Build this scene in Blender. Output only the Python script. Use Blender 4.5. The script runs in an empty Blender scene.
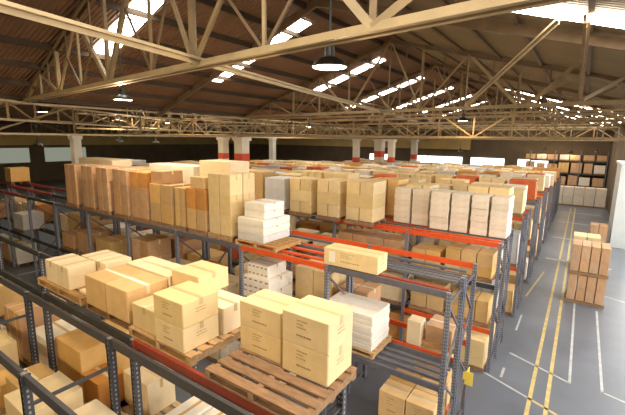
import bpy, math, random
from mathutils import Vector, Matrix
random.seed(7)
C = bpy.context.scene.collection
# ------------------------------------------------------------------ camera
cam_d = bpy.data.cameras.new('camera'); cam = bpy.data.objects.new('camera', cam_d); C.objects.link(cam)
F = 390.0
def unit(v): return Vector(v).normalized()
Yc = unit((585 - 312.5, -(142 - 207.5), -F))
Pc = unit((-250 - 312.5, -(130 - 207.5), -F))
Zc = Pc.cross(Yc).normalized()
if Zc.y < 0: Zc = -Zc
Xc = Yc.cross(Zc)
H = 7.0
R = Matrix((Xc, Yc, Zc))
cam.matrix_world = Matrix.Translation((0, 0, H)) @ R.to_4x4()
cam_d.sensor_fit = 'HORIZONTAL'; cam_d.sensor_width = 36.0; cam_d.lens = F / 625 * 36
cam_d.clip_start = 0.05; cam_d.clip_end = 500
bpy.context.scene.camera = cam

# ------------------------------------------------------------------ materials
def mat(name, col, rough=0.7, metal=0.0, var=0.0, noise=0.0, nscale=6.0, bump=0.0, bscale=40, stretch=(1, 1, 1), spec=0.4):
    m = bpy.data.materials.new(name); m.use_nodes = True
    nt = m.node_tree; N = nt.nodes; L = nt.links
    b = N['Principled BSDF']; b.inputs['Roughness'].default_value = rough; b.inputs['Metallic'].default_value = metal
    b.inputs['Specular IOR Level'].default_value = spec
    rgb = N.new('ShaderNodeRGB'); rgb.outputs[0].default_value = (*col, 1)
    out = rgb.outputs[0]
    tc = N.new('ShaderNodeTexCoord'); mp = N.new('ShaderNodeMapping'); mp.inputs['Scale'].default_value = stretch
    L.new(tc.outputs['Object'], mp.inputs[0])
    if noise > 0:
        nz = N.new('ShaderNodeTexNoise'); nz.inputs['Scale'].default_value = nscale; nz.inputs['Detail'].default_value = 5
        L.new(mp.outputs[0], nz.inputs['Vector'])
        mr = N.new('ShaderNodeMapRange'); mr.inputs['From Min'].default_value = .25; mr.inputs['From Max'].default_value = .75
        mr.inputs['To Min'].default_value = 1 - noise; mr.inputs['To Max'].default_value = 1 + noise
        L.new(nz.outputs[0], mr.inputs[0])
        mx = N.new('ShaderNodeVectorMath'); mx.operation = 'SCALE'
        L.new(out, mx.inputs[0]); L.new(mr.outputs[0], mx.inputs['Scale']); out = mx.outputs[0]
    if var > 0:
        oi = N.new('ShaderNodeObjectInfo')
        hs = N.new('ShaderNodeHueSaturation')
        mv = N.new('ShaderNodeMapRange'); mv.inputs['To Min'].default_value = 1 - var; mv.inputs['To Max'].default_value = 1 + var
        L.new(oi.outputs['Random'], mv.inputs[0]); L.new(mv.outputs[0], hs.inputs['Value'])
        ms = N.new('ShaderNodeMath'); ms.operation = 'MULTIPLY'; ms.inputs[1].default_value = 7.31
        mf = N.new('ShaderNodeMath'); mf.operation = 'FRACT'
        L.new(oi.outputs['Random'], ms.inputs[0]); L.new(ms.outputs[0], mf.inputs[0])
        mh = N.new('ShaderNodeMapRange'); mh.inputs['To Min'].default_value = 1 - var; mh.inputs['To Max'].default_value = 1 + var * .6
        L.new(mf.outputs[0], mh.inputs[0]); L.new(mh.outputs[0], hs.inputs['Saturation'])
        L.new(out, hs.inputs['Color']); out = hs.outputs[0]
    L.new(out, b.inputs['Base Color'])
    if bump > 0:
        nb = N.new('ShaderNodeTexNoise'); nb.inputs['Scale'].default_value = bscale
        L.new(mp.outputs[0], nb.inputs['Vector'])
        bp = N.new('ShaderNodeBump'); bp.inputs['Strength'].default_value = bump; bp.inputs['Distance'].default_value = .02
        L.new(nb.outputs[0], bp.inputs['Height']); L.new(bp.outputs[0], b.inputs['Normal'])
    return m
def emis(name, col, s):
    m = bpy.data.materials.new(name); m.use_nodes = True
    nt = m.node_tree; nt.nodes.remove(nt.nodes['Principled BSDF'])
    e = nt.nodes.new('ShaderNodeEmission'); e.inputs[0].default_value = (*col, 1); e.inputs[1].default_value = s
    nt.links.new(e.outputs[0], nt.nodes['Material Output'].inputs[0]); return m
def punched(name, col, hole):
    # steel post with a column of slots every 75 mm
    m = mat(name, col, .5, .2, 0, .12, 9)
    nt = m.node_tree; N = nt.nodes; L = nt.links; b = N['Principled BSDF']
    src = b.inputs['Base Color'].links[0].from_socket
    tc = N.new('ShaderNodeTexCoord'); sp = N.new('ShaderNodeSeparateXYZ'); L.new(tc.outputs['Object'], sp.inputs[0])
    def M(op, a, v=None):
        n = N.new('ShaderNodeMath'); n.operation = op
        if isinstance(a, (int, float)): n.inputs[0].default_value = a
        else: L.new(a, n.inputs[0])
        if v is not None:
            if isinstance(v, (int, float)): n.inputs[1].default_value = v
            else: L.new(v, n.inputs[1])
        return n.outputs[0]
    fz = M('FRACT', M('DIVIDE', sp.outputs[2], .075)); a = M('LESS_THAN', fz, .5)
    ax = M('LESS_THAN', M('ABSOLUTE', M('SUBTRACT', M('ABSOLUTE', sp.outputs[0]), .020)), .011)
    ay = M('LESS_THAN', M('ABSOLUTE', sp.outputs[1]), .012)
    msk = M('MULTIPLY', a, M('MAXIMUM', ax, ay))
    mx = N.new('ShaderNodeMix'); mx.data_type = 'RGBA'
    L.new(msk, mx.inputs[0]); L.new(src, mx.inputs[6]); mx.inputs[7].default_value = (*hole, 1)
    L.new(mx.outputs[2], b.inputs['Base Color']); return m

MT = {}
MT['tan'] = mat('cardboard_tan', (.62, .40, .16), .8, 0, .13, .08, 5, .15)
MT['yellow'] = mat('cardboard_yellow', (.70, .54, .29), .8, 0, .10, .07, 5, .15)
MT['brown'] = mat('cardboard_brown', (.53, .325, .18), .8, 0, .12, .12, 5, .15)
MT['orange'] = mat('cardboard_orange', (.58, .28, .085), .8, 0, .12, .1, 5, .15)
MT['cream'] = mat('cardboard_cream', (.80, .66, .44), .75, 0, .08, .06, 5, .15)
MT['white'] = mat('wrapped_white', (.82, .78, .70), .55, 0, .06, .06, 7, .35, 25)
MT['grey'] = mat('wrapped_grey', (.56, .56, .57), .5, 0, .10, .08, 7, .35, 25)
MT['pink'] = mat('sack_pale', (.76, .68, .57), .7, 0, .08, .10, 8, .5, 18)
MT['red'] = mat('cardboard_red', (.55, .12, .035), .8, 0, .12, .1, 5, .1)
MT['tape'] = mat('packing_tape', (.56, .40, .19), .35)
MT['tape_w'] = mat('packing_tape_pale', (.74, .64, .46), .35)
MT['strap'] = mat('yellow_strap', (.85, .62, .10), .5)
MT['ink'] = mat('print_ink', (.30, .19, .08), .8)
MT['ink_r'] = mat('print_ink_red', (.34, .16, .12), .8)
MT['paper'] = mat('paper_label', (.85, .80, .70), .7)
MT['wood'] = mat('pallet_wood', (.50, .31, .14), .85, 0, .14, .28, 3, .3, 30, (2, 7, 7))
MT['wood_d'] = mat('pallet_wood_weathered', (.30, .18, .10), .85, 0, .14, .3, 3, .3, 30, (2, 7, 7))
MT['wood_p'] = mat('pallet_wood_pale', (.62, .47, .28), .85, 0, .1, .2, 3, .3, 30, (2, 7, 7))
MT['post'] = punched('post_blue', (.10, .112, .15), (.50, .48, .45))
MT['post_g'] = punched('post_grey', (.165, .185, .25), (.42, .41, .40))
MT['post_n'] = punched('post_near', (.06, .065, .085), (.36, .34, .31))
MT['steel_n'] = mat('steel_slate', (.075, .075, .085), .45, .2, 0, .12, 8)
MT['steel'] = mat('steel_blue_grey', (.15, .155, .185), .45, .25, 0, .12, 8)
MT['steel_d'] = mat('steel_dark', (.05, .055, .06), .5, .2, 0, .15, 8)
MT['steel_p'] = mat('steel_galvanised', (.42, .41, .41), .4, .5, 0, .1, 8)
MT['beam_o'] = mat('beam_orange', (.72, .10, .022), .45, 0, 0, .1, 8)
MT['beam_r'] = mat('beam_red', (.30, .050, .028), .45, 0, 0, .1, 8)
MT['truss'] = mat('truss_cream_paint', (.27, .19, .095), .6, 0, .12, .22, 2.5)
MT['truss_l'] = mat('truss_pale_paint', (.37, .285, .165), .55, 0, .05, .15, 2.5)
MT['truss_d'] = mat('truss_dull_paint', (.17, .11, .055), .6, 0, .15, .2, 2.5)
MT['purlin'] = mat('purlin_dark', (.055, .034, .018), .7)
MT['roof_r'] = mat('roof_sheet_olive_lit', (.26, .195, .10), .65, 0, 0, .22, .5)  # right slopes: the lit look of the sheets is put into the colour
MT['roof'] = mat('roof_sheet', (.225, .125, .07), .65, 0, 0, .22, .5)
MT['wall'] = mat('wall_dark', (.14, .10, .06), .85, 0, 0, .2, .6)
MT['wall_o'] = mat('wall_olive', (.62, .44, .17), .8, 0, 0, .15, .5)
MT['wall_p'] = mat('wall_pale', (.50, .50, .42), .8, 0, 0, .15, .5)
MT['pier'] = mat('pier_paint', (.62, .66, .66), .6, 0, 0, .08, 1)
MT['col'] = mat('column_white', (.66, .62, .53), .6, 0, 0, .08, 2)
MT['colred'] = mat('column_red_band', (.60, .07, .03), .6)
MT['yguard'] = mat('guard_yellow', (.85, .70, .12), .5)
MT['black'] = mat('shade_black', (.02, .02, .02), .35)
MT['shadein'] = mat('shade_white_inside', (.75, .72, .65), .5)
MT['bulb'] = emis('bulb_glow', (1, .86, .62), 9)
MT['bulb_b'] = emis('bulb_bright', (1, .93, .80), 25)
MT['sky'] = emis('skylight_glazing', (1.0, .91, .78), 20)
MT['win_d'] = emis('window_dim', (.90, .95, .74), .28)
MT['win'] = emis('window_daylight', (1, .97, .92), 3.0)
# roof sheets: corrugation running down the slope
for q_ in ('roof', 'roof_r'):
  nt = MT[q_].node_tree; N = nt.nodes; L = nt.links
  tc = N.new('ShaderNodeTexCoord'); wv = N.new('ShaderNodeTexWave'); wv.bands_direction = 'Y'; wv.inputs['Scale'].default_value = 2.2
  L.new(tc.outputs['Object'], wv.inputs[0]); bp = N.new('ShaderNodeBump'); bp.inputs['Strength'].default_value = .9; bp.inputs['Distance'].default_value = .05
  L.new(wv.outputs[1], bp.inputs['Height']); L.new(bp.outputs[0], N['Principled BSDF'].inputs['Normal'])

# ------------------------------------------------------------------ mesh helpers
class MB:
    def __init__(s): s.v = []; s.f = []; s.m = []
    def hexa(s, p, mi=0):
        b = len(s.v); s.v += [tuple(q) for q in p]
        for q in ((0, 3, 2, 1), (4, 5, 6, 7), (0, 1, 5, 4), (1, 2, 6, 5), (2, 3, 7, 6), (3, 0, 4, 7)):
            s.f.append(tuple(b + i for i in q)); s.m.append(mi)
    def box(s, x0, x1, y0, y1, z0, z1, mi=0):
        s.hexa([(x0, y0, z0), (x1, y0, z0), (x1, y1, z0), (x0, y1, z0), (x0, y0, z1), (x1, y0, z1), (x1, y1, z1), (x0, y1, z1)], mi)
    def bar(s, a, b, w, h, up=(0, 0, 1), mi=0, ou=0, ov=0):
        a = Vector(a); b = Vector(b); d = (b - a).normalized(); up = Vector(up)
        if abs(d.dot(up)) > .97: up = Vector((0, 1, 0))
        u = d.cross(up).normalized(); v = u.cross(d)
        P = []
        for q in (a, b):
            for su, sv in ((-.5, -.5), (.5, -.5), (.5, .5), (-.5, .5)): P.append(q + u * (su * w + ou) + v * (sv * h + ov))
        s.hexa(P, mi)
    def angle(s, a, b, w, t=.012, up=(0, 0, 1)):
        s.bar(a, b, w, t, up, ov=-w / 2); s.bar(a, b, t, w, up)
    def lathe(s, prof, n=20, c=(0, 0), mi=0, closed=False):
        b = len(s.v)
        for r, z in prof:
            for i in range(n):
                t = 2 * math.pi * i / n; s.v.append((c[0] + r * math.cos(t), c[1] + r * math.sin(t), z))
        for k in range(len(prof) - 1):
            for i in range(n):
                j = (i + 1) % n; s.f.append((b + k * n + i, b + k * n + j, b + (k + 1) * n + j, b + (k + 1) * n + i)); s.m.append(mi)
        if closed:
            s.f.append(tuple(b + i for i in range(n))[::-1]); s.m.append(mi)
            s.f.append(tuple(b + (len(prof) - 1) * n + i for i in range(n))); s.m.append(mi)
    def mesh(s, name, mats):
        me = bpy.data.meshes.new(name); me.from_pydata(s.v, [], s.f)
        for m in (mats if isinstance(mats, (list, tuple)) else [mats]): me.materials.append(m)
        me.polygons.foreach_set('material_index', s.m); me.update(); return me
def link(name, data, parent=None, loc=(0, 0, 0), rz=0, rot=None):
    o = bpy.data.objects.new(name, data); C.objects.link(o)
    if parent: o.parent = parent
    o.location = loc; o.rotation_euler = rot if rot else (0, 0, rz); return o
def tag(o, label, cat, group=None, kind=None):
    if label: o['label'] = label
    if cat: o['category'] = cat
    if group: o['group'] = group
    if kind: o['kind'] = kind
    return o
def empty(name, loc=(0, 0, 0), rz=0): return link(name, None, None, loc, rz)
CACHE = {}
def cached(key, fn):
    if key not in CACHE: CACHE[key] = fn()
    return CACHE[key]

# ------------------------------------------------------------------ shell
SK = .13                                   # the roof frames stand slightly askew to the rack rows
def sky_y(x, y): return y - SK * (x + 3.2)
BAYS = [(-20.1, 3.4), (-43.6, -20.1), (-67.1, -43.6)]
ZE, ZR = 8.42, 11.92
def roof_z(x):
    for a, b in BAYS:
        if a <= x <= b:
            m = (a + b) / 2; return ZR - (ZR - ZE) * abs(x - m) / ((b - a) / 2)
    return ZE
fm = MB()
fm.v += [(-68, -9, 0), (40, -9, 0), (40, 64, 0), (-68, 64, 0)]; fm.f.append((0, 1, 2, 3)); fm.m.append(0)
def strip(a, b, w, mi):
    a = Vector((*a, .004)); b = Vector((*b, .004)); d = (b - a).normalized(); u = Vector((-d.y, d.x, 0)) * w / 2
    k = len(fm.v); fm.v += [tuple(a - u), tuple(b - u), tuple(b + u), tuple(a + u)]; fm.f.append((k, k + 1, k + 2, k + 3)); fm.m.append(mi)
strip((-.475, 6), (-.475, 50), .10, 1); strip((-.07, 6), (-.07, 50), .10, 1)
strip((.41, 12.9), (.41, 24), .07, 2); strip((1.19, 12.9), (1.19, 19.5), .07, 2)
strip((-1.30, 13.72), (.41, 12.92), .07, 2); strip((1.19, 12.95), (3.2, 12.3), .07, 2)
strip((-1.95, 12.1), (-.55, 11.45), .07, 2); strip((-.55, 11.45), (.9, 10.75), .08, 1)
strip((-1.30, 12.05), (-1.30, 12.65), .07, 2); strip((-1.35, 15.6), (-1.35, 17.2), .06, 2)
strip((-1.45, 19.5), (-1.05, 24.0), .06, 1); strip((.9, 22), (2.6, 21.2), .07, 2)
for yy in (27, 33.5, 40.5, 46.5): strip((-1.2, yy), (2.0, yy - .3), .28, 2)  # skylight reflections on the far floor, painted as pale bands
floor_m = mat('floor_concrete', (.125, .138, .165), .34, 0, 0, .20, .55, 0)
paint_y = mat('floor_paint_yellow', (.52, .40, .16), .5, 0, 0, .25, 4); white_and_glare = mat('floor_white_lines_and_glare', (.42, .43, .43), .5, 0, 0, .25, 4)
fo = link('floor', fm.mesh('floor', [floor_m, paint_y, white_and_glare])); fo['kind'] = 'structure'

cb = MB()
for a, b in BAYS:
    m = (a + b) / 2
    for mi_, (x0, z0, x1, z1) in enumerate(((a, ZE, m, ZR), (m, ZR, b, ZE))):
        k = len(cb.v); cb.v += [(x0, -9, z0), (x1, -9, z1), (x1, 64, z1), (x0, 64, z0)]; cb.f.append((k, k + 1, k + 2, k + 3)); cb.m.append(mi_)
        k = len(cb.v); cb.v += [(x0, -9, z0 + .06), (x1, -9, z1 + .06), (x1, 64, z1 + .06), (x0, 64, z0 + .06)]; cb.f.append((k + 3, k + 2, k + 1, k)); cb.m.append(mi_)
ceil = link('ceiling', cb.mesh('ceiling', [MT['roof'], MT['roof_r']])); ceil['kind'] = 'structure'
for a, b in BAYS:
    m = (a + b) / 2; hw = (b - a) / 2
    for sgn in (-1, 1):
        for k in range(8):
            x = m + sgn * (.5 + k * (hw - 1) / 7); z = roof_z(x) - .07
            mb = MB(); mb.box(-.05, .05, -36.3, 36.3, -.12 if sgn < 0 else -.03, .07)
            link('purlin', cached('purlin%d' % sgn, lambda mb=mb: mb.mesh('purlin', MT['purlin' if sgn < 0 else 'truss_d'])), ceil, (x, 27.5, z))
PIT = 6.87
for a, b in BAYS:
    m = (a + b) / 2
    for yy in (-3, 11.6):
        for x0 in (a, b):
            mb = MB(); mb.bar((x0, sky_y(x0, yy), ZE - .2), (m, sky_y(m, yy), ZR - .2), .12, .26); link('rafter', mb.mesh('rafter', MT['truss_d']), ceil)
nw = 0
def pane(x0, x1, y, w):
    global nw
    nw += 1
    mb = MB()
    dz_ = .03 if x0 < -8 else .13
    z0, z1 = roof_z(x0) - dz_, roof_z(x1) - dz_
    q_ = -.10 if x0 < -8 else .04
    xc_ = -12 if x0 < -8 else -1
    y0, y1 = y + q_ * (x0 - xc_), y + q_ * (x1 - xc_)
    mb.v += [(x0, y0 - w / 2, z0), (x1, y1 - w / 2, z1), (x1, y1 + w / 2, z1), (x0, y0 + w / 2, z0)]
    mb.f.append((3, 2, 1, 0) if True else None); mb.m.append(0)
    o = link('window_%d' % nw, mb.mesh('skylight', MT['sky'])); o['kind'] = 'structure'
    n = max(3, int(abs(x1 - x0) / 1.15))
    for i in range(n + 1):
        t = i / n; x = x0 + (x1 - x0) * t; z = z0 + (z1 - z0) * t - .02; yc = y0 + (y1 - y0) * t
        b = MB(); b.box(-.03, .03, -w / 2, w / 2, -.02, .02)
        link('glazing_bar', cached('gbar%.2f' % w, lambda: b.mesh('glazing_bar', MT['truss_d'])), o, (x, yc, z))
    return o
for y, xa, xb, w_ in ((7.7, -15.2, -9.6, .80), (13.55, -15.6, -9.5, .85), (21.4, -14.6, -9.8, .85), (28.55, -16.6, -10.0, .9), (35.6, -15.5, -9.8, .9), (42.6, -15.5, -9.8, .9), (49.6, -15.5, -9.8, .9)):
    pane(xa, xb, y, w_)
for y, xa, xb, w_ in ((2.5, -5.6, 2.1, .9), (9.75, -1.7, 2.6, .65), (34.4, -5.6, 2.3, 1.0), (41.6, -6, 2.3, 1.0), (49.3, -7, 2.1, 1.0), (56, -7, 2.1, 1.0)):  # nearest pane is out of view, added to light the near cartons
    pane(xa, xb, y, w_)
for k in range(1, 7):
    y = 7.35 + PIT * k
    pane(-38.5, -33.5, y, .8); pane(-29.3, -23.5, y, .8)

def wallbox(name, b, m, kids=()):
    mb = MB(); mb.box(*b); o = link(name, mb.mesh(name, m)); o['kind'] = 'structure'; return o
wb = wallbox('wall_back', (-68, 4, 62, 62.2, 0, 12.5), MT['wall'])
wallbox('wall_left', (-67.2, -67.05, -9, 64, 0, 12.5), MT['wall'])
wallbox('wall_front', (-68, 40, -9.2, -9, 0, 12.5), MT['wall_p'])  # unseen wall, extended past the hall to block and bounce light
wallbox('wall_right', (2.75, 2.95, 36.7, 62, 0, 9), MT['wall'])
wallbox('wall_light_block_near', (6.0, 6.2, -9, 1.0, 0, 12), MT['wall'])  # unseen, added to keep side light off the camera-facing carton sides
wallbox('wall_light_block_low', (6.0, 6.2, 1.0, 31, 0, 2.9), MT['wall'])  # unseen low wall, added to dim the floor by the open side
wallbox('trim_1', (-67.9, -14, 61.6, 61.95, 5.6, 7.1), MT['wall_o'])
wallbox('trim_2', (-67.04, -66.8, -8, 61, 5.4, 7.0), MT['wall_o'])
# white painted end pier of the right hand wall
mb = MB(); mb.box(2.15, 3.4, 32.6, 36.5, 0, 5.55); mb.box(2.07, 3.45, 32.55, 36.55, 5.55, 5.7)
o = link('wall_pier', mb.mesh('wall_pier', MT['pier'])); o['kind'] = 'structure'
def window(x0, x1, z0, z1, y=61.9):
    global nw
    nw += 1
    mb = MB(); mb.box(x0, x1, y - .04, y, z0, z1)
    o = link('window_%d' % nw, mb.mesh('window', MT['win'])); o['kind'] = 'structure'
    fb = MB()
    for q in ((x0 - .08, x1 + .08, z0 - .08, z0), (x0 - .08, x1 + .08, z1, z1 + .08), (x0 - .08, x0, z0, z1), (x1, x1 + .08, z0, z1)):
        fb.box(q[0], q[1], y - .12, y - .02, q[2], q[3])
    n = max(1, int((x1 - x0) / 2.4))
    for i in range(1, n): fb.box(x0 + (x1 - x0) * i / n - .04, x0 + (x1 - x0) * i / n + .04, y - .1, y - .05, z0, z1)
    link('window_frame', fb.mesh('window_frame', MT['steel_d']), o)
for y0_, y1_ in ((7, 15), (16.5, 24), (26, 32)):
    nw += 1
    mb = MB(); mb.box(-67.04, -66.98, y0_, y1_, 2.9, 5.0)
    o = link('window_%d' % nw, mb.mesh('window', MT['win_d'])); o['kind'] = 'structure'
for a, b in ((-30.5, -29.6), (-28.6, -27), (-23.0, -15.0), (-13.8, -9.2), (-7.5, -3.8)) : window(a, b, 3.3, 4.5)

# ------------------------------------------------------------------ roof trusses
ORD = ['first', 'second', 'third', 'fourth', 'fifth', 'sixth', 'seventh', 'eighth', 'ninth', 'tenth', 'eleventh', 'twelfth', 'thirteenth', 'fourteenth', 'fifteenth', 'sixteenth', 'seventeenth', 'eighteenth', 'nineteenth', 'twentieth']
ZB = 8.4
hw = 23.5 / 2
def truss_parts():
    # local frame: X across with origin at mid span, Z up from the bottom chord
    P = []
    def tz(x): return (ZR - .22 - ZB) * (1 - abs(x) / hw) + .02
    sk = lambda x: -SK * x
    pt = lambda x, z: (x, sk(x), z)
    def prt(name, fn, m): b = MB(); fn(b); P.append((name, b.mesh('truss_' + name, m)))
    def chord(b, a, c, w):
        a = Vector(a); c = Vector(c)
        b.bar(a + Vector((0, -.06, 0)), c + Vector((0, -.06, 0)), .014, w); b.bar(a + Vector((0, .06, 0)), c + Vector((0, .06, 0)), .014, w)
        b.bar(a + Vector((0, -.10, -w / 2)), c + Vector((0, -.10, -w / 2)), .09, .014); b.bar(a + Vector((0, .10, -w / 2)), c + Vector((0, .10, -w / 2)), .09, .014)
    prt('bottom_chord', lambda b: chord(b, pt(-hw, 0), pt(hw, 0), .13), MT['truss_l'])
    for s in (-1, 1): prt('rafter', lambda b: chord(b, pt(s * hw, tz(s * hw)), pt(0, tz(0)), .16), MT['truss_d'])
    feet = [q + 8.35 for q in (-19.2, -15.0, -10.8, -6.6, -2.4, 1.8)]; tops = [q + 8.35 for q in (-17.1, -12.9, -8.35, -4.5, -.3)]
    for q, x in enumerate(feet):
        w = .13 if q % 2 else .10
        prt('post', lambda b: b.angle(pt(x, 0), pt(x, tz(x)), w, .014, (0, 1, 0)), MT['truss'])
    for q, x in enumerate(tops):
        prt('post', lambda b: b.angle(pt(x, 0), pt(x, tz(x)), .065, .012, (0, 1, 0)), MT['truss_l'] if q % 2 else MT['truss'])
        for e in (0, 1):
            f = feet[q + e]
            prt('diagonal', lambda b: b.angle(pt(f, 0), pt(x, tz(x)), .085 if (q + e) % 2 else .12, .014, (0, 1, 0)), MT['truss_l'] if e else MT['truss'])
            xm = (f + x) / 2; zm = tz(x) / 2
            prt('strut', lambda b: b.angle(pt(xm, zm), pt(xm, tz(xm)), .05, .012, (0, 1, 0)), MT['truss_d'])
            prt('strut', lambda b: b.angle(pt(xm, zm), pt(x, 0), .055, .012, (0, 1, 0)), MT['truss_d'])
    return P
TP = truss_parts()
bayname = ['aisle-side bay', 'middle bay', 'left bay']
for bi, (a, b) in enumerate(BAYS):
    m = (a + b) / 2
    for k, y in enumerate((4.95, 18.15, 25.2, 32.4, 39.3, 46.2, 53.0)):
        if bi == 0 and k == 0: pass
        t = empty('roof_truss', (m, sky_y(m, y), ZB))
        what = ORD[k] + ' from the camera'
        tag(t, 'cream painted steel roof truss spanning the %s, %s' % (bayname[bi], what), 'roof truss', 'roof trusses')
        for nme, me in TP: link(nme, me, t)
# longitudinal girders under the valleys, with posts and diagonals
def girder2(a, b, z0, z1, label, step=3.435, mt='truss', mc=None):
    ax, ay = a; bx, by = b; Ln = math.hypot(bx - ax, by - ay); hh = z1 - z0
    t = empty('lattice_girder', (ax, ay, z0), math.atan2(by - ay, bx - ax) - math.pi / 2); tag(t, label, 'girder', 'lattice girders')
    for z in (0, hh):
        q = MB(); q.bar((0, 0, z), (0, Ln, z), .10, .09); link('chord', q.mesh('girder_chord', MT[mc or (mt if mt == 'truss_d' else 'truss_l')]), t)
    n = int(Ln / step)
    def webs(st):
        r = []
        for p, q in (((0, 0, 0), (0, st, hh)), ((0, 0, hh), (0, st, 0)), ((0, 0, 0), (0, 0, hh))):
            m = MB(); m.angle(p, q, .07, .012, (1, 0, 0)); r.append(m.mesh('web', MT[mt]))
        return r
    up, dn, pv = cached('webs%.2f%s%.2f' % (hh, mt, step), lambda: webs(step))
    for i in range(n):
        link('diagonal', up if i % 2 == 0 else dn, t, (0, i * step, 0)); link('post', pv, t, (0, i * step, 0))
def girder(x, y0, y1, z0, z1, label, step=3.435, mt='truss'): girder2((x, y0), (x, y1), z0, z1, label, step, mt)
for i_, y_ in enumerate((20.3, 31.5, 43.3, 54.5)):
    girder2((2.3, y_), (-66.8, y_ + 3), 7.15, 8.3, '%s cross girder from the camera, spanning the whole hall above the racks' % ORD[i_], 1.72, 'truss', 'truss')
girder2((-18.3, 5.0), (-36, 30.2), 7.56, 8.30, 'shallow pale girder slanting back from the left end of the first truss', 1.6, 'truss', 'truss_l')
girder(-20.1, -8, 61.5, 7.0, 8.3, 'long cream lattice girder under the first roof valley from the aisle')
girder(-43.6, -8, 61.5, 7.0, 8.3, 'long cream lattice girder under the second roof valley, farther left')
girder(-14.2, 19, 61.5, 8.45, 9.7, 'lattice girder stiffening the left slope of the aisle-side roof', 2.29, 'truss_d')
girder(-2.4, 26, 61.5, 8.45, 9.7, 'lattice girder stiffening the right slope of the aisle-side roof', 2.29, 'truss_d')
girder(-26, 12, 61.5, 7.4, 8.3, 'shallow lattice girder hung below the middle roof bay', 2.29, 'truss')
# plan bracing: long slanting ties at chord level
def tie(a, b, w, label, m='truss_l'):
    mb = MB(); a = Vector(a); b = Vector(b); mb.bar(Vector((0, 0, 0)), b - a, w, .05); mb.bar(Vector((0, 0, -.05)), b - a + Vector((0, 0, -.05)), .02, .10)
    o = link('bracing_tie', mb.mesh('bracing_tie', MT[m]), None, a); tag(o, label, 'brace', 'roof bracing ties')
X = lambda y: -5.4 - .18 * y
tie((X(-2), -2, ZB + .1), (X(29.7), 29.7, ZB - .02), .17, 'long pale slanting tie crossing overhead from the top left corner')
tie((2, 26, ZB), (-12, 47, ZB), .12, 'distant slanting roof tie over the far rack rows')
tie((-9, 20, ZB), (-19, 40, ZB), .12, 'slanting roof tie over the middle of the hall')
tie((-4.11, 16.84, ZB), (-.70, 9.7, 9.42), .13, 'broad pale brace rising toward the upper right skylight')
tie((-.29, 15.65, ZB), (-.22, 9.6, 9.28), .12, 'steep pale brace at upper right next to the broad one', 'truss')
tie((-1.49, 15.06, ZB), (-.41, 14.8, 9.45), .08, 'short brace against the corrugated roof at upper right', 'truss')
tie((-.18, 15.7, ZB), (.82, 16.47, 9.1), .10, 'short pale brace at the right edge under the roof')

# ------------------------------------------------------------------ columns with red bands
def column(x, y, w, band, label):
    t = empty('column', (x, y, 0)); tag(t, label, 'column', 'white columns')
    b = MB(); b.box(-w / 2, w / 2, -w / 2, w / 2, 0, 7.0); b.box(-w * .7, w * .7, -w * .7, w * .7, 0, .25); b.box(-w * .65, w * .65, -w * .65, w * .65, 6.75, 7.0)
    link('shaft', b.mesh('shaft', MT['col']), t)
    if band:
        b = MB(); b.box(-w / 2 - .008, w / 2 + .008, -w / 2 - .008, w / 2 + .008, band[0], band[1]); link('red_band', b.mesh('red_band', MT['colred']), t)
column(-20.1, 20.3, .75, (5.25, 5.85), 'thick white column with a red band, left of centre')
column(-22.6, 10.3, .4, None, 'plain white column at far left above the brown cartons')
column(-22.3, 20.6, .55, (5.4, 5.8), 'narrower white red-banded column left of the thick one')
column(-20.1, 43.3, .95, (4.9, 5.6), 'white column with a red band behind the middle of the hall')
for px_, pl_ in ((356, 'distant thin white column with red band left of the middle one'), (391, 'distant thin white column with red band right of the middle one')):
    r_ = R @ Vector((px_ - 312.5, -(160 - 207.5), -F)); t_ = 39.1 / r_.y
    column(r_.x * t_, 39.1, .6, (7 + r_.z * t_ - .25, 7 + r_.z * t_ + .3), pl_)
column(-19.0, 52, .7, (4.4, 5.0), 'farthest white column with red band, just right of the middle one')
column(-31, 36.5, .6, None, 'distant plain white column between the two red-banded ones')


# ------------------------------------------------------------------ pendant lamps
def lamp_meshes(bulb):
    s = MB(); s.lathe([(.27, 0), (.275, .015), (.24, .08), (.16, .135), (.08, .165), (.075, .30), (.055, .34), (.0, .34)], 24)
    i = MB(); i.lathe([(.268, .002), (.23, .07), (.15, .122), (.0, .15)], 24)
    bl = MB(); bl.lathe([(.0, .0), (.05, .015), (.075, .06), (.05, .11), (.03, .14)], 14)
    return s.mesh('lamp_shade', MT['black']), i.mesh('reflector', MT['shadein']), bl.mesh('bulb', MT[bulb])
LM = {'n': lamp_meshes('bulb'), 'b': lamp_meshes('bulb_b')}
def lamp(x, y, z, label, kind='n', sc=1.0, watt=0):
    t = empty('pendant_lamp', (x, y, z)); t.scale = (sc, sc, sc)
    tag(t, label, 'lamp', 'pendant lamps'); s, i, b = LM[kind]
    link('lamp_shade', s, t); link('reflector', i, t); link('bulb', b, t)
    if watt:
        ld = bpy.data.lights.new('lamp_light', 'POINT'); ld.energy = watt; ld.color = (1, .74, .42); ld.shadow_soft_size = .06
        lo = bpy.data.objects.new('lamp_light', ld); C.objects.link(lo); lo.location = (x, y, z - .06)
    top = (roof_z(x) - z) / sc - .03
    m = MB(); m.bar((0, 0, .33), (0, 0, top), .025, .025); link('stem', m.mesh('stem', MT['steel_d']), t)
lamp(-3.45, 5.45, 8.1, 'large black pendant lamp hanging close overhead near the middle', watt=350)
for lx, ll, lw in ((-4.5, 'nearest the aisle', 620), (-10.5, 'in the middle', 560), (-16.5, 'farthest left', 300)): lamp(lx, -2.2, 8.1, 'added unseen fill lamp behind the camera, ' + ll, watt=lw)  # out of view, added as warm fill for the camera-facing sides
def onz(px, py, z):
    r = R @ Vector((px - 312.5, -(py - 207.5), -F)); t = (z - H) / r.z; return r.x * t, r.y * t
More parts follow.
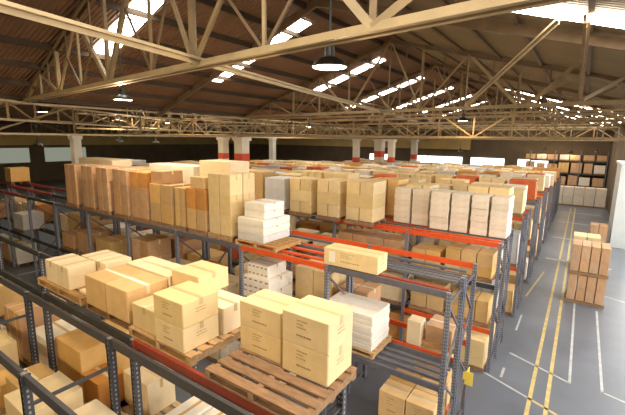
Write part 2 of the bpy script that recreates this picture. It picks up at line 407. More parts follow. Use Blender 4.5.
for px, py, z, k, lab in ((123, 100, 8.1, 'n', 'dark pendant lamp at upper left under the first truss'),
        (309, 127, 7.85, 'n', 'small pendant lamp straight below the large one, farther back'),
        (463, 121, 7.9, 'n', 'pendant lamp left of the main aisle under the far trusses'),
        (118, 120, 8.0, 'b', 'lit lamp at upper left behind the first truss'),
        (168, 123, 8.0, 'b', 'lit lamp right of its twin at upper left'),
        (42, 112, 8.2, 'b', 'lit lamp near the left edge under the roof'),):
    x, y = onz(px, py, z)
    lamp(max(-66, x), min(60, y), z, lab, k, watt={463: 150, 42: 80, 118: 250, 168: 350}.get(px, 420))
for px, py, z, sc, lab in ((38, 146, 6.35, 1, 'lit lamp low at far left over the dark racks'), (120, 142, 6.5, 1, 'lit lamp over the brown carton row'),
        (156, 143, 6.45, 1, 'lit lamp over the white wrapped loads'), (571, 153, 5.6, 1, 'lit lamp at far end of the main aisle'), (460, 152, 5.9, 1, 'lit lamp above the far windows'),
        (545, 150, 5.9, 1, 'lit lamp left of the aisle-end lamp'), (597, 153, 5.9, 1, 'lit lamp right of the aisle-end lamp')):
    x, y = onz(px, py, z)
    lamp(max(-66, x), min(60, y), z, lab, 'b', sc, 60 if (px > 400 or px < 60) else 300)

# ------------------------------------------------------------------ racks
UH = 4.075
def post_mesh(m, h): b = MB(); b.box(-.045, .045, -.035, .035, 0, h); b.box(-.045, -.038, -.05, .05, 0, h); b.box(.038, .045, -.05, .05, 0, h); return b.mesh('upright', MT[m])
def rack(label, xs, y0, y1, levels, post='post', h=UH, skip_ground=True, bars=(), brace='steel', plain=False):
    """xs: post lines (descending X); levels: {z: colour or list per bay}; bars: (bay, z, y, colour)"""
    t = empty('pallet_rack', (xs[0], y0, 0)); tag(t, label, 'rack', 'pallet rack rows')
    ox, oy = xs[0], y0; dp = y1 - y0
    pm = cached('post%s%.2f' % (post, h), lambda: post_mesh(post, h))
    def ft(): b = MB(); b.box(-.09, .09, -.08, .08, 0, .012); return b.mesh('foot_plate', MT['steel'])
    fm_ = cached('foot', ft)
    def brm():
        b = MB(); b.bar((0, 0, 0), (0, dp, 0), .04, .04); hz = b.mesh('brace', MT[brace])
        b = MB(); b.bar((0, 0, 0), (0, dp, .92), .04, .04); u = b.mesh('brace', MT[brace])
        b = MB(); b.bar((0, 0, .92), (0, dp, 0), .04, .04); d = b.mesh('brace', MT[brace]); return hz, u, d
    hz, u, d = cached('br%.2f%s' % (dp, brace), brm)
    for x in xs:
        for y in (y0, y1):
            u_ = link('upright', pm, t, (x - ox, y - oy, 0)); link('foot_plate', fm_, u_)
        for z in ((.15, 3.62) if plain else (.15, h - .25)): link('brace', hz, t, (x - ox, 0, z))
        for i, z in enumerate((.25, 1.2) if plain else (.25, 1.2, 2.15, 2.9)): link('brace', u if i % 2 == 0 else d, t, (x - ox, 0, z))
    def bm(Ln, col):
        b = MB(); b.box(.045, Ln - .045, -.025, .025, -.135, 0); b.box(.045, .06, -.05, .05, -.17, -.004); b.box(Ln - .06, Ln - .045, -.05, .05, -.17, -.004)
        return b.mesh('beam', MT[col])
    def barm(Ln, col):
        b = MB(); b.box(.03, Ln - .03, -.05, .05, -.05, 0); return b.mesh('deck_bar', MT[col])
    for z, cols in levels.items():
        for k in range(len(xs) - 1):
            Ln = xs[k] - xs[k + 1]; c = cols if isinstance(cols, str) else cols[k]
            if c is None: continue
            cf, cr = c if isinstance(c, tuple) else (c, c)
            for yy, cc in ((0, cf), (dp, cr)):
                if cc: link('beam', cached('beam%.2f%s' % (Ln, cc), lambda: bm(Ln, cc)), t, (xs[k + 1] - ox, yy, z))
    for k, z, y, c in bars:
        Ln = xs[k] - xs[k + 1]; link('deck_bar', cached('bar%.2f%s' % (Ln, c), lambda: barm(Ln, c)), t, (xs[k + 1] - ox, y - oy, z + .005))
    return t
def lines(x0, n, st=2.81): return [x0 - st * i for i in range(n + 1)]
xsA = [-2.2, -5.12, -8.05, -10.98, -13.9]
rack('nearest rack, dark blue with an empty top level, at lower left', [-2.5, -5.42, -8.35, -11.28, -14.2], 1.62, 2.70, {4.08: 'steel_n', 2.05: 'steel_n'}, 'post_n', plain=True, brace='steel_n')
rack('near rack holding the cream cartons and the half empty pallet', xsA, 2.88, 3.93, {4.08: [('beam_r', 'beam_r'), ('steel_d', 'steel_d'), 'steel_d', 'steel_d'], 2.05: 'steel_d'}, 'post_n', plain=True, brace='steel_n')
xs1 = lines(-1.85, 10)
b1 = [('steel', 'steel'), ('beam_o', 'steel')] + ['steel'] * 4 + ['steel_d'] + ['beam_r', 'beam_r', 'steel_d']
bars = [(0, 4.08, 7.60, 'beam_r'), (0, 4.08, 8.16, 'steel'), (0, 4.08, 8.33, 'steel'), (1, 4.08, 7.75, 'beam_o'), (1, 4.08, 8.2, 'beam_o')]
bars += [(0, 2.05, y, 'steel') for y in (7.72, 7.96, 8.2)]
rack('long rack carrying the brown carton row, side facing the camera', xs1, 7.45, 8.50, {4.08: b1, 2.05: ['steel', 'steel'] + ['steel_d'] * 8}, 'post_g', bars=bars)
bb = [('steel', 'beam_o'), ('beam_o', 'beam_o'), 'steel'] + ['steel_d'] * 4 + ['beam_r'] * 3
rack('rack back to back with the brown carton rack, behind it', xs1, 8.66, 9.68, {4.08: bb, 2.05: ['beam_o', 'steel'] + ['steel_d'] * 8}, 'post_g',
     bars=[(0, 4.08, 9.0, 'steel'), (1, 4.08, 9.2, 'steel')])
xs2 = lines(-1.68, 9)
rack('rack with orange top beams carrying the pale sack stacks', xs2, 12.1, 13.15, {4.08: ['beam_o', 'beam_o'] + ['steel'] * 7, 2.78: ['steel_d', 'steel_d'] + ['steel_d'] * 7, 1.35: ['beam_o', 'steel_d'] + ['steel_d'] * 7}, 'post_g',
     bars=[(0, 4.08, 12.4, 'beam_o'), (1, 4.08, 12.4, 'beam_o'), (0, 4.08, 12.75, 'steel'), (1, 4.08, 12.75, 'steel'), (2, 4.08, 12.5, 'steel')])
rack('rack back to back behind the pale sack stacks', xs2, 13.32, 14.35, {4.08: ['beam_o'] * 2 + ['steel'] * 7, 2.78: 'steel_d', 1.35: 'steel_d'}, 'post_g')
ROWY = [16.8 + 4.7 * k for k in range(7)]
TOPZ = [4.08, 4.08, 4.0, 3.75, 3.45, 3.4, 3.4]
for i, y in enumerate(ROWY):
    xx = lines(-1.62, 8)
    zt = TOPZ[i]
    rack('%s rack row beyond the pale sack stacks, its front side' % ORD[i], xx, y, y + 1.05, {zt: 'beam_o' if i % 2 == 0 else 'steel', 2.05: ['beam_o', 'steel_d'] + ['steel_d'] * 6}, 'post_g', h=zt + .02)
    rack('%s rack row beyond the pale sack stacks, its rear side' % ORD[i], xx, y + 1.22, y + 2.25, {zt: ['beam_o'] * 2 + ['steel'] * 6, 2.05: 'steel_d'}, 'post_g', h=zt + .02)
# the far cross rack at the end of the aisle
rack('dark storage rack against the back wall at the aisle end', [2.55, -.25, -3.05, -5.85], 60.2, 61.2, {4.6: 'steel_d', 3.0: 'steel_d', 1.4: 'steel_d'}, 'post', h=5.8)

# ------------------------------------------------------------------ loads
CN = {'tan': 'tan', 'yellow': 'yellow', 'brown': 'brown', 'orange': 'orange', 'cream': 'cream', 'white': 'white', 'grey': 'grey', 'pink': 'beige', 'red': 'reddish'}
def carton_mesh(w, d, h, m, bulge=0.0):
    key = 'ct%.3f_%.3f_%.3f_%s' % (w, d, h, m)
    def mk():
        b = MB(); c = min(.012, w * .04); z1 = h
        # bevelled vertical and top edges
        def ring(x, y, z): return [(-x + c, -y, z), (x - c, -y, z), (x, -y + c, z), (x, y - c, z), (x - c, y, z), (-x + c, y, z), (-x, y - c, z), (-x, -y + c, z)]
        X_, Y_ = w / 2, d / 2
        rs = [ring(X_ - c * .5, Y_ - c * .5, 0), ring(X_, Y_, c * .6), ring(X_ + bulge, Y_ + bulge, h / 2), ring(X_, Y_, z1 - c * .6), ring(X_ - c * .5, Y_ - c * .5, z1)]
        for r in rs: b.v += r
        for k in range(4):
            for i in range(8):
                j = (i + 1) % 8; b.f.append((k * 8 + i, k * 8 + j, k * 8 + 8 + j, k * 8 + 8 + i)); b.m.append(0)
        b.f.append(tuple(range(7, -1, -1))); b.m.append(0); b.f.append(tuple(range(32, 40))); b.m.append(0)
        return b.mesh('carton', MT[m])
    return cached(key, mk)
def tape_mesh(w, d, h, m, along):
    def mk():
        b = MB(); t = .03
        if along == 'x':
            b.box(-w / 2 - .002, w / 2 + .002, -t, t, h - .0005, h + .002)
            for s in (-1, 1): b.box(s * (w / 2 + .001) - .0015, s * (w / 2 + .001) + .0015, -t, t, h * .72, h)
        else:
            b.box(-t, t, -d / 2 - .002, d / 2 + .002, h - .0005, h + .002)
            for s in (-1, 1): b.box(-t, t, s * (d / 2 + .001) - .0015, s * (d / 2 + .001) + .0015, h * .72, h)
        return b.mesh('tape', MT[m])
    return cached('tp%.3f_%.3f_%.3f_%s%s' % (w, d, h, m, along), mk)
def print_mesh(w, d, h, style):
    def mk():
        b = MB(); rnd = random.Random(int(w * 1000 + h * 777)); y = -d / 2 - .0015
        if style == 'grid':
            for i in range(5):
                for j in range(2):
                    x = -w / 2 + w * (i + .28) / 5; z = h * (.15 + .42 * j); b.box(x, x + w * .11, y - .001, y, z, z + h * .28)
            return b.mesh('lettering', MT['ink_r'])
        for j in range(4):
            x = -w * .17; z = h * (.80 - .11 * j - (.16 if j == 3 else 0)); hh_ = h * (.05 if j == 3 else .028)
            while x < w * ((.06, -.03, .03, .14)[j]):
                l = w * rnd.uniform(.012, .035); b.box(x, x + l, y - .001, y, z, z + hh_); x += l + w * .014
        x = w / 2 + .0015
        for j in range(2):
            yy = -d * .15
            while yy < d * .12:
                l = d * rnd.uniform(.015, .04); b.box(x, x + .001, yy, yy + l, h * (.6 - .12 * j), h * (.63 - .12 * j)); yy += l + d * .02
        return b.mesh('lettering', MT['ink'])
    return cached('pr%.3f_%.3f_%.3f_%s' % (w, d, h, style), mk)
NCART = [0]
def carton(x, y, z, w, d, h, m, label, group, detail=0, rz=0.0, bulge=0.0, name='carton', cat='box', along='x', style=None):
    o = link(name, carton_mesh(w, d, h, m, bulge), None, (x, y, z), rz); tag(o, label, cat, group); NCART[0] += 1
    if detail:
        link('packing_tape', tape_mesh(w, d, h, 'tape' if m in ('cream', 'yellow', 'white') else 'tape_w', along), o)
        if detail > 1 or style: link('lettering', print_mesh(w, d, h, style or 'text'), o)
    return o
def pallet_boards(w, d, m):
    def mk():
        k = MB(); n = 6; bw = d / n * .74
        for i in range(n):
            y = -d / 2 + (d - bw) * i / (n - 1); k.box(-w / 2, w / 2, y, y + bw, .112, .134)
        dk = k.mesh('deck', MT[m])
        s = MB(); s.box(-.04, .04, -d / 2, d / 2, .022, .112); st = s.mesh('stringer', MT[m])
        s = MB(); s.box(-w / 2, w / 2, -.05, .05, 0, .022); bs = s.mesh('base_board', MT[m]); return dk, st, bs
    return cached('pal%.2f_%.2f_%s' % (w, d, m), mk)
def pallet(x, y, z, w, d, label, group, m='wood', detail=True, rz=0.0):
    dk, st, bs = pallet_boards(w, d, m)
    if detail:
        t = empty('pallet', (x, y, z), rz); tag(t, label, 'pallet', group)
        link('deck', dk, t)
        for xx in (-w / 2 + .045, 0, w / 2 - .045): link('stringer', st, t, (xx, 0, 0))
        for yy in (-d / 2 + .05, 0, d / 2 - .05): link('base_board', bs, t, (0, yy, 0))
    else:
        def mk():
            b = MB()
            for i in range(5):
                bx = -w / 2 + (w - .15) * i / 4; b.box(bx, bx + .15, -d / 2, d / 2, .112, .134)
            for yy in (-d / 2 + .045, 0, d / 2 - .045): b.box(-w / 2, w / 2, yy - .04, yy + .04, .0, .112)
            return b.mesh('pallet', MT[m])
        t = link('pallet', cached('palS%.2f_%.2f_%s' % (w, d, m), mk), None, (x, y, z), rz); tag(t, label, 'pallet', group)
    return t
LAY = {1: ['only'], 2: ['bottom', 'top'], 3: ['bottom', 'middle', 'top'], 4: ['bottom', 'lower middle', 'upper middle', 'top'], 5: ['bottom', 'second', 'third', 'fourth', 'top'], 6: ['bottom', 'second', 'third', 'fourth', 'fifth', 'top'], 7: ['bottom', 'second', 'third', 'fourth', 'fifth', 'sixth', 'top']}
POS = {1: [''], 2: ['left', 'right'], 3: ['left', 'centre', 'right'], 4: ['far left', 'left', 'right', 'far right']}
DEP = {1: [''], 2: ['front', 'rear'], 3: ['front', 'middle', 'rear']}
Rnd = random.Random(3)
def load(x0, x1, y0, y1, zb, nx, ny, nz, h, m, where, group, pal='wood', detail=0, jit=.0, pdetail=False, bulge=0, name='carton', cat='box', mtop=None, gap=.024, drop=(), along='x', style=None, brick=False, seam=1):
    """a pallet (if any) and nx*ny*nz separate cartons on it; zb = deck level"""
    z = zb
    if pal:
        pallet((x0 + x1) / 2, (y0 + y1) / 2, zb + .003, max(.8, x1 - x0 + .04), y1 - y0 + .04, 'pallet under %s load: %s' % (CN[m], where), group.replace('cartons', 'pallets').replace('sacks', 'pallets') + ' (pallets)', pal, pdetail)
        z = zb + .14
    for k in range(nz):
        nn = nx - 1 if (brick and k % 2 and nx > 1) else nx
        w = (x1 - x0) / nn - gap; d = (y1 - y0) / ny - gap
        for j in range(ny):
            for i in range(nn):
                if (i, j, k) in drop: continue
                mm = mtop if (mtop and k == nz - 1) else m
                x = x0 + (x1 - x0) * (i + .5) / nn; y = y0 + (y1 - y0) * (j + .5) / ny
                ps = ' '.join(p for p in (DEP[ny][j], POS[nn][i]) if p).replace('middle centre', 'centre')
                lab = '%s %s, %s layer%s: %s' % (CN[mm], 'sack' if name == 'sack' else 'carton', LAY[nz][k], (' ' + ps) if ps else '', where)
                carton(x + Rnd.uniform(-jit, jit), y + Rnd.uniform(-jit, jit), z + k * (h + .002), w - 2 * jit, d - 2 * jit, h, mm, lab, group, detail, 0, bulge, name, cat, along, style)

G0 = 'cartons on the near rack'
T0 = 4.08
# --- near rack, top level
pallet(-7.72, 3.5, T0 + .003, 1.75, 1.05, 'wooden pallet under the cream block at the left end of the near rack', 'pallets on the near rack', 'wood', True)
for i, (x0, x1) in enumerate(((-8.3, -7.84), (-7.83, -7.37))):
    carton((x0 + x1) / 2, 3.28, T0 + .14, x1 - x0 - .01, .50, .42, 'cream', 'cream carton, front %s of the block at the left end of the near rack' % ('left', 'right')[i], G0, 1, along='y')
    carton((x0 + x1) / 2 + .28, 3.82, T0 + .14, x1 - x0 - .01, .52, .42, 'cream', 'cream carton, rear %s of the block at the left end of the near rack' % ('left', 'right')[i], G0, 1, along='y')
carton(-7.02, 3.28, T0 + .14, .02 + .28, .36, .05, 'cream', 'flat cream carton lying on the pallet end beside the left cream block', G0, 0)
pallet(-5.97, 3.5, T0 + .003, 1.45, 1.05, 'wooden pallet under the broad cartons at the middle of the near rack', 'pallets on the near rack', 'wood_d', True)
for i, (x0, x1) in enumerate(((-6.6, -5.96), (-5.95, -5.33))):
    carton((x0 + x1) / 2, 3.3, T0 + .14, x1 - x0 - .01, .70, .50, 'cream' if 0 else 'tan', 'broad tan carton, front %s in the middle of the near rack' % ('left', 'right')[i], G0, 1, along='x')
    carton((x0 + x1) / 2, 3.93, T0 + .14, x1 - x0 - .01, .52, .52, 'cream', 'broad cream carton, rear %s in the middle of the near rack' % ('left', 'right')[i], G0, 1, along='x')
pallet(-4.55, 3.45, T0 + .003, 1.42, 1.1, 'wooden pallet under the two-high cream cartons beside the half empty pallet', 'pallets on the near rack', 'wood', True)
carton(-4.93, 3.22, T0 + .14, .62, .52, .36, 'yellow', 'low yellowish carton left of the two-high cream stack', G0, 1, along='y')
carton(-4.28, 3.2, T0 + .14, .62, .60, .34, 'yellow', 'bottom yellowish carton of the two-high stack on the near rack', G0, 2, along='x')
carton(-4.28, 3.2, T0 + .482, .63, .60, .34, 'yellow', 'top yellowish carton of the two-high stack on the near rack', G0, 2, along='x')
carton(-4.98, 3.78, T0 + .14, .6, .5, .34, 'yellow', 'bottom carton behind the two-high stack on the near rack', G0, 1)
carton(-4.95, 4.0, T0 + .482, .66, .62, .32, 'yellow', 'top carton with tan end behind the two-high stack on the near rack', G0, 1)
carton(-4.22, 3.78, T0 + .14, .6, .48, .40, 'cream', 'cream carton in the gap behind the two-high stack on the near rack', G0, 1)
# half empty pallet with two stacks
pallet(-2.76, 3.40, T0 + .003, 1.5, 1.1, 'half empty weathered pallet with two stacks, nearest to the camera', 'pallets on the near rack', 'wood_d', True)
for k in range(2):
    ly = ('bottom', 'top')[k]
    carton(-3.16, 3.70, T0 + .14 + .337 * k, .70, .50, .335, 'yellow', '%s carton of the left stack on the half empty pallet' % ly, G0, 2, along='x')
    carton(-2.42, 3.68, T0 + .14 + .385 * k, .66, .56, .383, 'yellow', '%s carton of the right stack on the half empty pallet' % ly, G0, 2, along='x')

# --- lower level of the two near racks
GL = 'cartons on the lower level of the near racks'
L0 = 2.05
def low(x, y, z, w, d, h, m, label, det=1, al='x'): return carton(x, y, z, w, d, h, m, label, GL, det, along=al)
pallet(-7.3, 3.42, L0 + .003, 2.0, 1.05, 'wooden pallet on the lower level under the large tan block', 'pallets low on the near rack', 'wood', True)
low(-7.55, 3.45, L0 + .14, .98, .98, .95, 'tan', 'large tan carton block low on the near rack at far left')
low(-6.75, 3.2, L0 + .14, .55, .5, .55, 'orange', 'orange brown carton low in front of the large tan block')
pallet(-9.6, 3.42, L0 + .003, 1.9, 1.05, 'wooden pallet on the lower level at the left edge', 'pallets low on the near rack', 'wood', True)
strapped = low(-10.1, 3.4, L0 + .14, .9, .95, .95, 'brown', 'dark brown strapped carton low at the left edge')
low(-9.1, 3.5, L0 + .14, .9, .9, .60, 'white', 'white carton low behind the dark posts at left')
pallet(-5.9, 3.42, L0 + .003, 1.3, 1.05, 'wooden pallet low under the pale carton below the red beam', 'pallets low on the near rack', 'wood_p', True)
low(-6.05, 3.65, L0 + .14, .75, .55, .62, 'cream', 'white topped carton low below the red beam')
pallet(-4.2, 3.42, L0 + .003, 1.35, 1.05, 'pale pallet low below the red beam, mostly covered', 'pallets low on the near rack', 'wood_p', True)
for i in range(3): low(-4.62 + i * .43, 3.4, L0 + .14, .41, .95, .62 - .04 * i, 'white', 'pale carton low below the red beam, %s of three' % ('left', 'centre', 'right')[i], 1, 'y')
load(-3.6, -2.4, 2.95, 3.9, L0, 2, 1, 2, .42, 'tan', 'low under the half empty pallet', GL, 'wood', 1)
def straps(o, w, d, h):
    for q in (-.22, .22):
        b = MB(); x = w * q; t = .012; b.box(x - t, x + t, -d / 2 - .003, d / 2 + .003, h - .001, h + .003); b.box(x - t, x + t, -d / 2 - .004, -d / 2 + .002, 0, h); b.box(x - t, x + t, d / 2 - .002, d / 2 + .004, 0, h)
        link('strap', b.mesh('strap', MT['strap']), o)
straps(strapped, .9, .95, .95)
# nearest rack lower level
pallet(-8.9, 2.15, L0 + .003, 1.8, 1.02, 'wooden pallet low on the nearest rack, left', 'pallets low on the nearest rack', 'wood', True)
strapped2 = low(-9.3, 2.15, L0 + .14, .85, .9, .75, 'yellow', 'yellow strapped carton low on the nearest rack at the left edge')
low(-8.3, 2.0, L0 + .14, .55, .55, .42, 'tan', 'small tan carton low on the nearest rack, left')
straps(strapped2, .85, .9, .75)
pallet(-6.9, 2.15, L0 + .003, 1.7, 1.02, 'wooden pallet low on the nearest rack, middle', 'pallets low on the nearest rack', 'wood', True)
low(-7.4, 2.3, L0 + .14, .55, .55, .75, 'tan', 'tan carton low on the nearest rack beside the large tan block')
low(-6.62, 2.2, L0 + .14, .8, .8, .80, 'yellow', 'yellow topped carton low on the nearest rack, middle')
pallet(-4.3, 2.15, L0 + .003, 1.4, 1.02, 'wooden slatted pallet low on the nearest rack, right', 'pallets low on the nearest rack', 'wood_p', True)
low(-5.55, 2.2, L0 + .14 - .13, .7, .9, .85, 'cream', 'large cream topped carton low beside the perforated post')

# --- long rack with the brown carton row (top level)
G1 = 'cartons on top of the long rack'
BR = [(-17.45, -16.55, 7.40, 3, .53, 'brown'), (-16.12, -15.25, 7.42, 3, .53, 'brown'), (-14.95, -14.15, 7.40, 3, .53, 'brown'), (-13.85, -12.9, 7.42, 3, .53, 'brown'),
      (-12.78, -11.78, 7.44, 3, .52, 'brown'), (-11.68, -10.5, 7.46, 2, .62, 'tan'), (-10.42, -9.9, 7.5, 2, .60, 'tan'), (-9.85, -8.95, 7.5, 2, .62, 'tan')]
for i, (a, b, y, n, h, m) in enumerate(BR):
    load(a, b, y, y + .98, T0, 2, 1, n, h, m, '%s pallet from left, brown row' % ORD[i], G1, 'wood_d', 1, .004, mtop='orange' if i in (4, 7) else None)
carton(-11.35, 7.95, T0 + .14 + 1.25, .62, .8, .40, 'brown', 'brown carton alone on top of the sixth stack of the brown row', G1, 1)
carton(-9.35, 7.95, T0 + .14 + 1.25, .62, .8, .34, 'tan', 'tan carton alone on top of the last stack of the brown row', G1, 1)
load(-8.86, -7.92, 7.52, 8.55, T0, 2, 2, 3, .58, 'yellow', 'tall block right of brown row', G1, 'wood', 1, .003)
# white tray stack on its own pallet
pallet(-6.95, 7.98, T0 + .003, 1.46, 1.1, 'wooden pallet overhanging the orange beam under the white tray stack', 'pallets on the long rack', 'wood', True)
for k in range(5):
    w = .95 if k < 3 else .74; d = 1.12 if k < 3 else .82
    carton(-7.18 - (.0 if k < 3 else .03), 8.08 + (0 if k < 3 else .05), T0 + .14 + k * .205, w, d, .2, 'grey' if k in (0,) else 'white', '%s white tray of the stack on the orange beam pallet' % LAY[5][k], 'white trays on the orange beam pallet', 1, bulge=.006, name='tray', cat='tray')
carton(-4.06, 7.68, T0 + .02, 1.38, .5, .40, 'yellow', 'long flat tan carton lying across the orange and grey beams', G1, 2, along='x')
link('paper_label', cached('plb', lambda: (lambda b: (b.box(-.55, -.38, -.253, -.2515, .08, .34), b.mesh('paper_label', MT['paper']))[1])(MB())), bpy.data.objects[-1] if False else [o for o in C.objects if o.get('label', '').startswith('long flat tan')][0])
# rear side of the long rack, top level
load(-19.1, -16.2, 8.75, 9.65, T0, 3, 1, 3, .58, 'cream', 'behind left end of brown row', 'cartons behind the brown row', 'wood', 0)
load(-15.6, -14.3, 8.75, 9.65, T0, 2, 1, 3, .50, 'tan', 'second load behind brown row', 'cartons behind the brown row', 'wood', 0)
load(-13.6, -11.0, 8.75, 9.65, T0, 2, 1, 3, .58, 'white', 'third load behind brown row', 'cartons behind the brown row', 'wood', 0)
load(-10.7, -9.2, 8.75, 9.65, T0, 1, 1, 3, .66, 'cream', 'behind right end of brown row', 'cartons behind the brown row', 'wood', 0)
# long rack second level
G2 = 'cartons on the second level of the long rack'
for i, (a, b, n, h, m) in enumerate(((-18.5, -17.4, 1, .6, 'brown'), (-17.1, -16.1, 2, .42, 'brown'), (-15.6, -14.5, 2, .38, 'tan'), (-13.0, -12.0, 2, .6, 'brown'), (-11.7, -10.7, 1, .5, 'cream'), (-10.0, -9.3, 1, .75, 'orange'), (-9.2, -8.2, 1, .45, 'cream'))):
    load(a, b, 7.5, 8.45, L0, 2 if b - a > .9 else 1, 1, n, h, m, '%s pallet, second level of long rack' % ORD[i], G2, 'wood_d', 1)
for k in range(4):
    carton(-6.98 + (0 if k < 3 else -.03), 8.0, L0 + .145 + k * .345, .96 if k < 3 else .74, 1.04 if k < 3 else .8, .34, 'white' , '%s white carton with reddish squares below the orange beam' % LAY[4][k], 'white cartons below the orange beam', 1, bulge=.005, style='grid')
pallet(-6.95, 8.0, L0 + .003, 1.05, 1.05, 'wooden pallet under the white cartons below the orange beam', 'pallets on the long rack', 'wood', True)
pallet(-4.12, 8.0, L0 + .02, 1.42, 1.05, 'wooden pallet under the creased white sheet stack on grey deck bars', 'pallets on the long rack', 'wood', True)
for k in range(7):
    jx = (0, .008, -.005, .006, -.008, .006, 0)[k]
    carton(-4.16 + jx, 8.0 + jx * .5, L0 + .16 + k * .122, 1.36, .96, .1215, 'white', '%s white bundle of the creased stack on grey deck bars' % LAY[7][k], 'white bundles on the grey deck', 0, bulge=.003, name='bundle', cat='bundle')
load(-6.6, -5.3, 8.75, 9.6, L0, 2, 1, 2, .56, 'yellow', 'behind white cartons under orange beam', G2, 'wood', 1)
load(-5.1, -4.2, 8.75, 9.6, L0, 2, 1, 2, .42, 'brown', 'behind the creased white stack', G2, 'wood', 1)
carton(-2.92, 8.85, L0 + .01, .34, .34, .62, 'cream', 'narrow upright cream carton on the rear rack near the aisle', G2, 0)
load(-2.7, -2.05, 8.85, 9.6, L0, 1, 1, 1, .40, 'brown', 'low at aisle end of rear rack', G2, 'wood', 1, mtop='brown')
# floor level under the grey deck
G3 = 'cartons on the floor under the grey deck'
load(-3.25, -1.98, 7.5, 8.6, 0.0, 2, 2, 2, .62, 'tan', 'on floor under grey deck bars', G3, 'wood', 2)
load(-4.5, -3.4, 6.1, 7.1, 0.0, 1, 1, 1, .12, 'cream', 'on floor beside the tan load', G3, 'wood_p', 0)
for q in range(3):
    carton(-2.42 - q * .03, 9.1 + q * .0, .003 + .62 * q, .8, .62, .6, ('red', 'tan', 'tan')[q], '%s carton of the stack on the floor behind the end post' % LAY[3][q], G3, 1)

# --- rack with pale sacks, top level
G4 = 'yellow cartons left of the pale sacks'
for i, (a, b, m, nz, h) in enumerate(((-10.4, -9.38, 'grey', 3, .40), (-9.12, -8.12, 'yellow', 3, .42), (-7.86, -6.9, 'yellow', 3, .43), (-6.64, -5.58, 'yellow', 3, .45))):
    load(a, b, 11.72, 12.75, T0, 1 if i == 0 else 2, 1, nz, h, m, '%s pallet left of pale sacks' % ORD[i], G4, 'wood_d', 0, .004, brick=(i > 0))
G5 = 'pale sacks at the aisle end'
for i, (a, b) in enumerate(((-5.35, -4.75), (-4.7, -4.1), (-3.98, -3.36), (-3.32, -2.76), (-2.7, -2.18), (-2.14, -1.62))):
    y = 12.9 if i < 2 else 12.66
    for k in range(6):
        j = Rnd.uniform(-.008, .008); j2 = Rnd.uniform(-.02, .02)
        carton((a + b) / 2 + j, y + .48 + j2, T0 + .022 + k * .205, b - a - .03, .92, .204, 'pink', '%s pale sack, %s stack from left on the orange beams' % (LAY[6][k], ORD[i]), G5, 0, 0, .003, 'sack', 'sack')
load(-13.6, -10.9, 12.2, 13.1, T0, 3, 1, 3, .45, 'tan', 'behind the tall yellow block', G4, 'wood', 0)
# second and third levels, aisle end
G6 = 'cartons on the lower levels at the aisle end'
M0 = 2.78
load(-4.35, -3.4, 12.2, 13.05, M0, 2, 1, 1, .55, 'tan', 'middle shelf, left, below pale sacks', G6, 'wood_d', 0)
load(-3.25, -1.85, 12.2, 13.05, M0, 3, 1, 2, .36, 'tan', 'middle shelf, right, below pale sacks', G6, 'wood_d', 0)
load(-7.2, -4.75, 12.2, 13.05, M0, 4, 1, 2, .34, 'brown', 'middle shelf below the yellow cartons', G6, 'wood_d', 0)
load(-3.0, -1.85, 12.2, 13.05, 1.35, 3, 1, 2, .34, 'tan', 'low shelf, right, below pale sacks', G6, 'wood_d', 0)
load(-4.3, -3.2, 12.2, 13.05, 1.35, 2, 1, 2, .40, 'tan', 'low shelf, left, below pale sacks', G6, 'wood_d', 0)
load(-2.75, -1.8, 11.95, 12.95, .0, 1, 1, 1, .85, 'yellow', 'on floor at foot of end post', G6, 'wood_d', 1)

# --- stacks standing in the aisle
G7 = 'cartons of the stacks in the aisle'
for tier in range(2):
    z = tier * 1.32
    load(.05, 1.42, 19.95, 21.15, z, 4, 2, 2, .58, 'brown', 'on the %s pallet of the near aisle stack' % ('lower', 'upper')[tier], G7, 'wood_d', 0, .003)
load(.05, 1.3, 25.6, 26.8, 0, 2, 1, 3, .58, 'yellow', 'of the second stack standing in the aisle', G7, 'wood', 0)
load(.95, 1.95, 32.7, 33.8, 0, 2, 1, 2, .62, 'brown', 'of the dark stack beside the white pier', G7, 'wood_d', 0)
# pale cartons across the aisle end
G8 = 'pale cartons across the aisle end'
for i in range(5):
    a = -2.35 + i * .98
    load(a, a + .94, 51.5, 52.6, 0, 1, 1, 2, .97, 'pink', '%s stack from left, aisle end' % ORD[i], G8, 'wood_d', 0)

# --- next rows: single cartons for the first row, the remainder is one mass
G9 = 'cartons on the first row beyond the pale sacks'
pal_cols = ['yellow', 'tan', 'cream', 'yellow', 'white', 'yellow', 'orange', 'tan']
xcur = -1.7; i = 0
while xcur > -14 :
    w = Rnd.choice((1.0, 1.15, 1.2)); m = 'yellow' if i == 0 else Rnd.choice(pal_cols)
    load(xcur - w, xcur, ROWY[0] + .02, ROWY[0] + 1.0, T0, 2, 1, 2, Rnd.choice((.42, .46, .50)), m, '%s pallet from aisle, beyond the pale sacks' % ORD[i], G9, 'wood_d', 0)
    xcur -= w + Rnd.uniform(.1, .35); i += 1
print('individual cartons', NCART[0])
stuff = MB(); SM = ['tan', 'yellow', 'brown', 'orange', 'cream', 'white', 'grey', 'red', 'pink']
pst = []
def mass(x0, x1, y0, y1, zb, nx, nz, h, m):
    pst.append(((x0 + x1) / 2, (y0 + y1) / 2, zb, x1 - x0, y1 - y0))
    for k in range(nz):
        for i in range(nx):
            w = (x1 - x0) / nx; j = Rnd.uniform(-.01, .01)
            stuff.box(x0 + w * i + .012 + j, x0 + w * (i + 1) - .012 + j, y0 + .01 + j, y1 - .01 + j, zb + .14 + k * h + .002, zb + .14 + (k + 1) * h - .003, SM.index(m))
pc2 = ['yellow', 'yellow', 'tan', 'cream', 'cream', 'tan', 'orange', 'white', 'grey', 'red', 'pink', 'yellow']
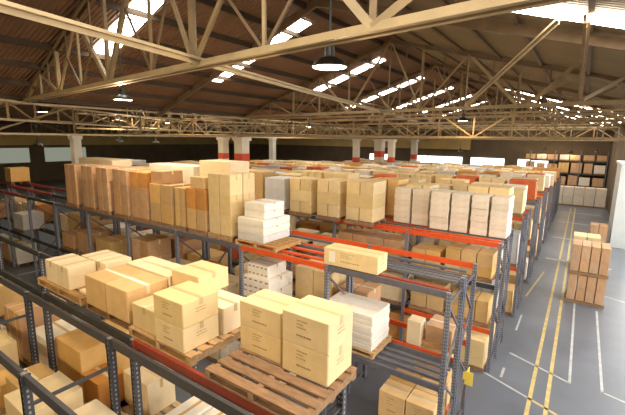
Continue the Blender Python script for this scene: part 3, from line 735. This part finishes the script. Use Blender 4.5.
def fill(y0, x_start, x_end, zb, dens=.93, hs=(.5, .6, .66, .7), cols=pc2, nz=(2, 2, 3), first=None):
    x = x_start; cnt = 0
    while x > x_end:
        w = Rnd.choice((1.0, 1.15, 1.2, .9))
        if Rnd.random() < dens:
            n = Rnd.choice(nz); h = Rnd.choice(hs) * (2 / n if n > 2 else 1)
            mass(x - w, x, y0 + .02, y0 + 1.0, zb, Rnd.choice((1, 2, 2, 3)), n, h, first if (first and cnt in (0, 2)) else Rnd.choice(cols)); cnt += 1
        x -= w + Rnd.uniform(.08, .3)
fill(13.34, -1.75, -26, T0, .9); fill(12.12, -13.9, -26, T0, .95)
for y in (12.12, 13.34):
    fill(y, -7.4 if y < 13 else -1.8, -26, M0, .9, (.32, .4), nz=(1, 2)); fill(y, -4.5 if y < 13 else -1.8, -26, 1.35, .9, (.4, .45), nz=(1, 2)); fill(y, -3.0 if y < 13 else -1.8, -26, 0, .8, (.45,), nz=(1, 2))
for i, y in enumerate(ROWY):
    for s, yy in enumerate((y, y + 1.22)):
        if i or s: fill(yy, -1.7 if s == 0 else -1.8, -24, TOPZ[i], .93, (.40, .44, .36) if i else (.42, .46, .5), nz=(2,), first='red' if (i == 1 and s == 0) else None)
        else: fill(yy, xcur, -24, T0, .93, (.42, .48))
        fill(yy, -1.7, -24, L0, .9, (.45, .6, .7)); fill(yy, -1.7, -24, 0, .9, (.45, .6, .7))
fill(8.72, -7.9, -19, L0, .8, (.3, .4, .5), ['brown', 'tan', 'cream', 'white']); fill(8.72, -4.9, -19, 0, .7, (.4, .5), ['brown', 'tan', 'cream', 'white']); fill(7.52, -6.2, -29, 0, .7, (.4, .5), ['brown', 'tan', 'cream', 'white'])
fill(7.52, -20.5, -30, L0, .6, (.3, .4), ['grey', 'brown', 'white']); fill(8.72, -19.5, -29.5, T0, .25, (.4, .5), ['tan', 'cream', 'brown']); fill(8.72, -19.5, -29.5, L0, .6, (.4, .5), ['tan', 'cream', 'orange'])
fill(2.92, -11, -13.8, L0, .9, (.4,), ['white', 'brown', 'tan']); fill(2.92, -2.4, -13.8, 0, .8, (.5,), ['brown', 'tan', 'cream']); fill(1.66, -2.4, -13.8, 0, .8, (.5,), ['brown', 'tan', 'cream'])
for k, zz in enumerate((0, 1.4, 3.0, 4.6)): fill(60.2, 2.45, -5.6, zz, .95, (.5, .6) if k < 3 else (.3,), ['brown', 'pink', 'brown', 'tan'], (2,))
o = link('cartons', stuff.mesh('cartons', [MT[k] for k in SM])); tag(o, 'mass of mixed cartons filling the distant rack rows', 'boxes', kind='stuff')
pl = MB()
for x, y, z, w, d in pst:
    for i in range(4):
        bx = x - w / 2 + (w - .16) * i / 3; pl.box(bx, bx + .16, y - d / 2, y + d / 2, z + .115, z + .137)
    for yy in (y - d / 2 + .04, y, y + d / 2 - .04): pl.box(x - w / 2, x + w / 2, yy - .04, yy + .04, z + .004, z + .115)
o = link('pallets', pl.mesh('pallets', MT['wood_d'])); tag(o, 'wooden pallets under the mass of cartons in the distant rack rows', 'pallets', kind='stuff')

# yellow post guard
t = empty('post_guard', (-1.80, 9.68, .95)); tag(t, 'yellow guard plate strapped to the end post of the rear rack', 'guard')
b = MB(); b.box(.003, .02, -.12, .12, 0, .36); b.box(-.08, .16, -.135, -.12, 0, .36); link('plate', b.mesh('plate', MT['yguard']), t)
b = MB(); b.box(-.1, .022, -.1, .105, .03, .045); b.box(-.1, .022, -.1, .105, .31, .325); link('strap', b.mesh('strap', MT['steel_d']), t)

# ------------------------------------------------------------------ light
w = bpy.data.worlds.new('world'); bpy.context.scene.world = w; w.use_nodes = True
w.node_tree.nodes['Background'].inputs[0].default_value = (1.0, .96, .90, 1); w.node_tree.nodes['Background'].inputs[1].default_value = 6.0
sc = bpy.context.scene
sc.view_settings.view_transform = 'Standard'; sc.view_settings.look = 'None'; sc.view_settings.gamma = 1; sc.view_settings.use_curve_mapping = False
sc.view_settings.exposure = 0.0
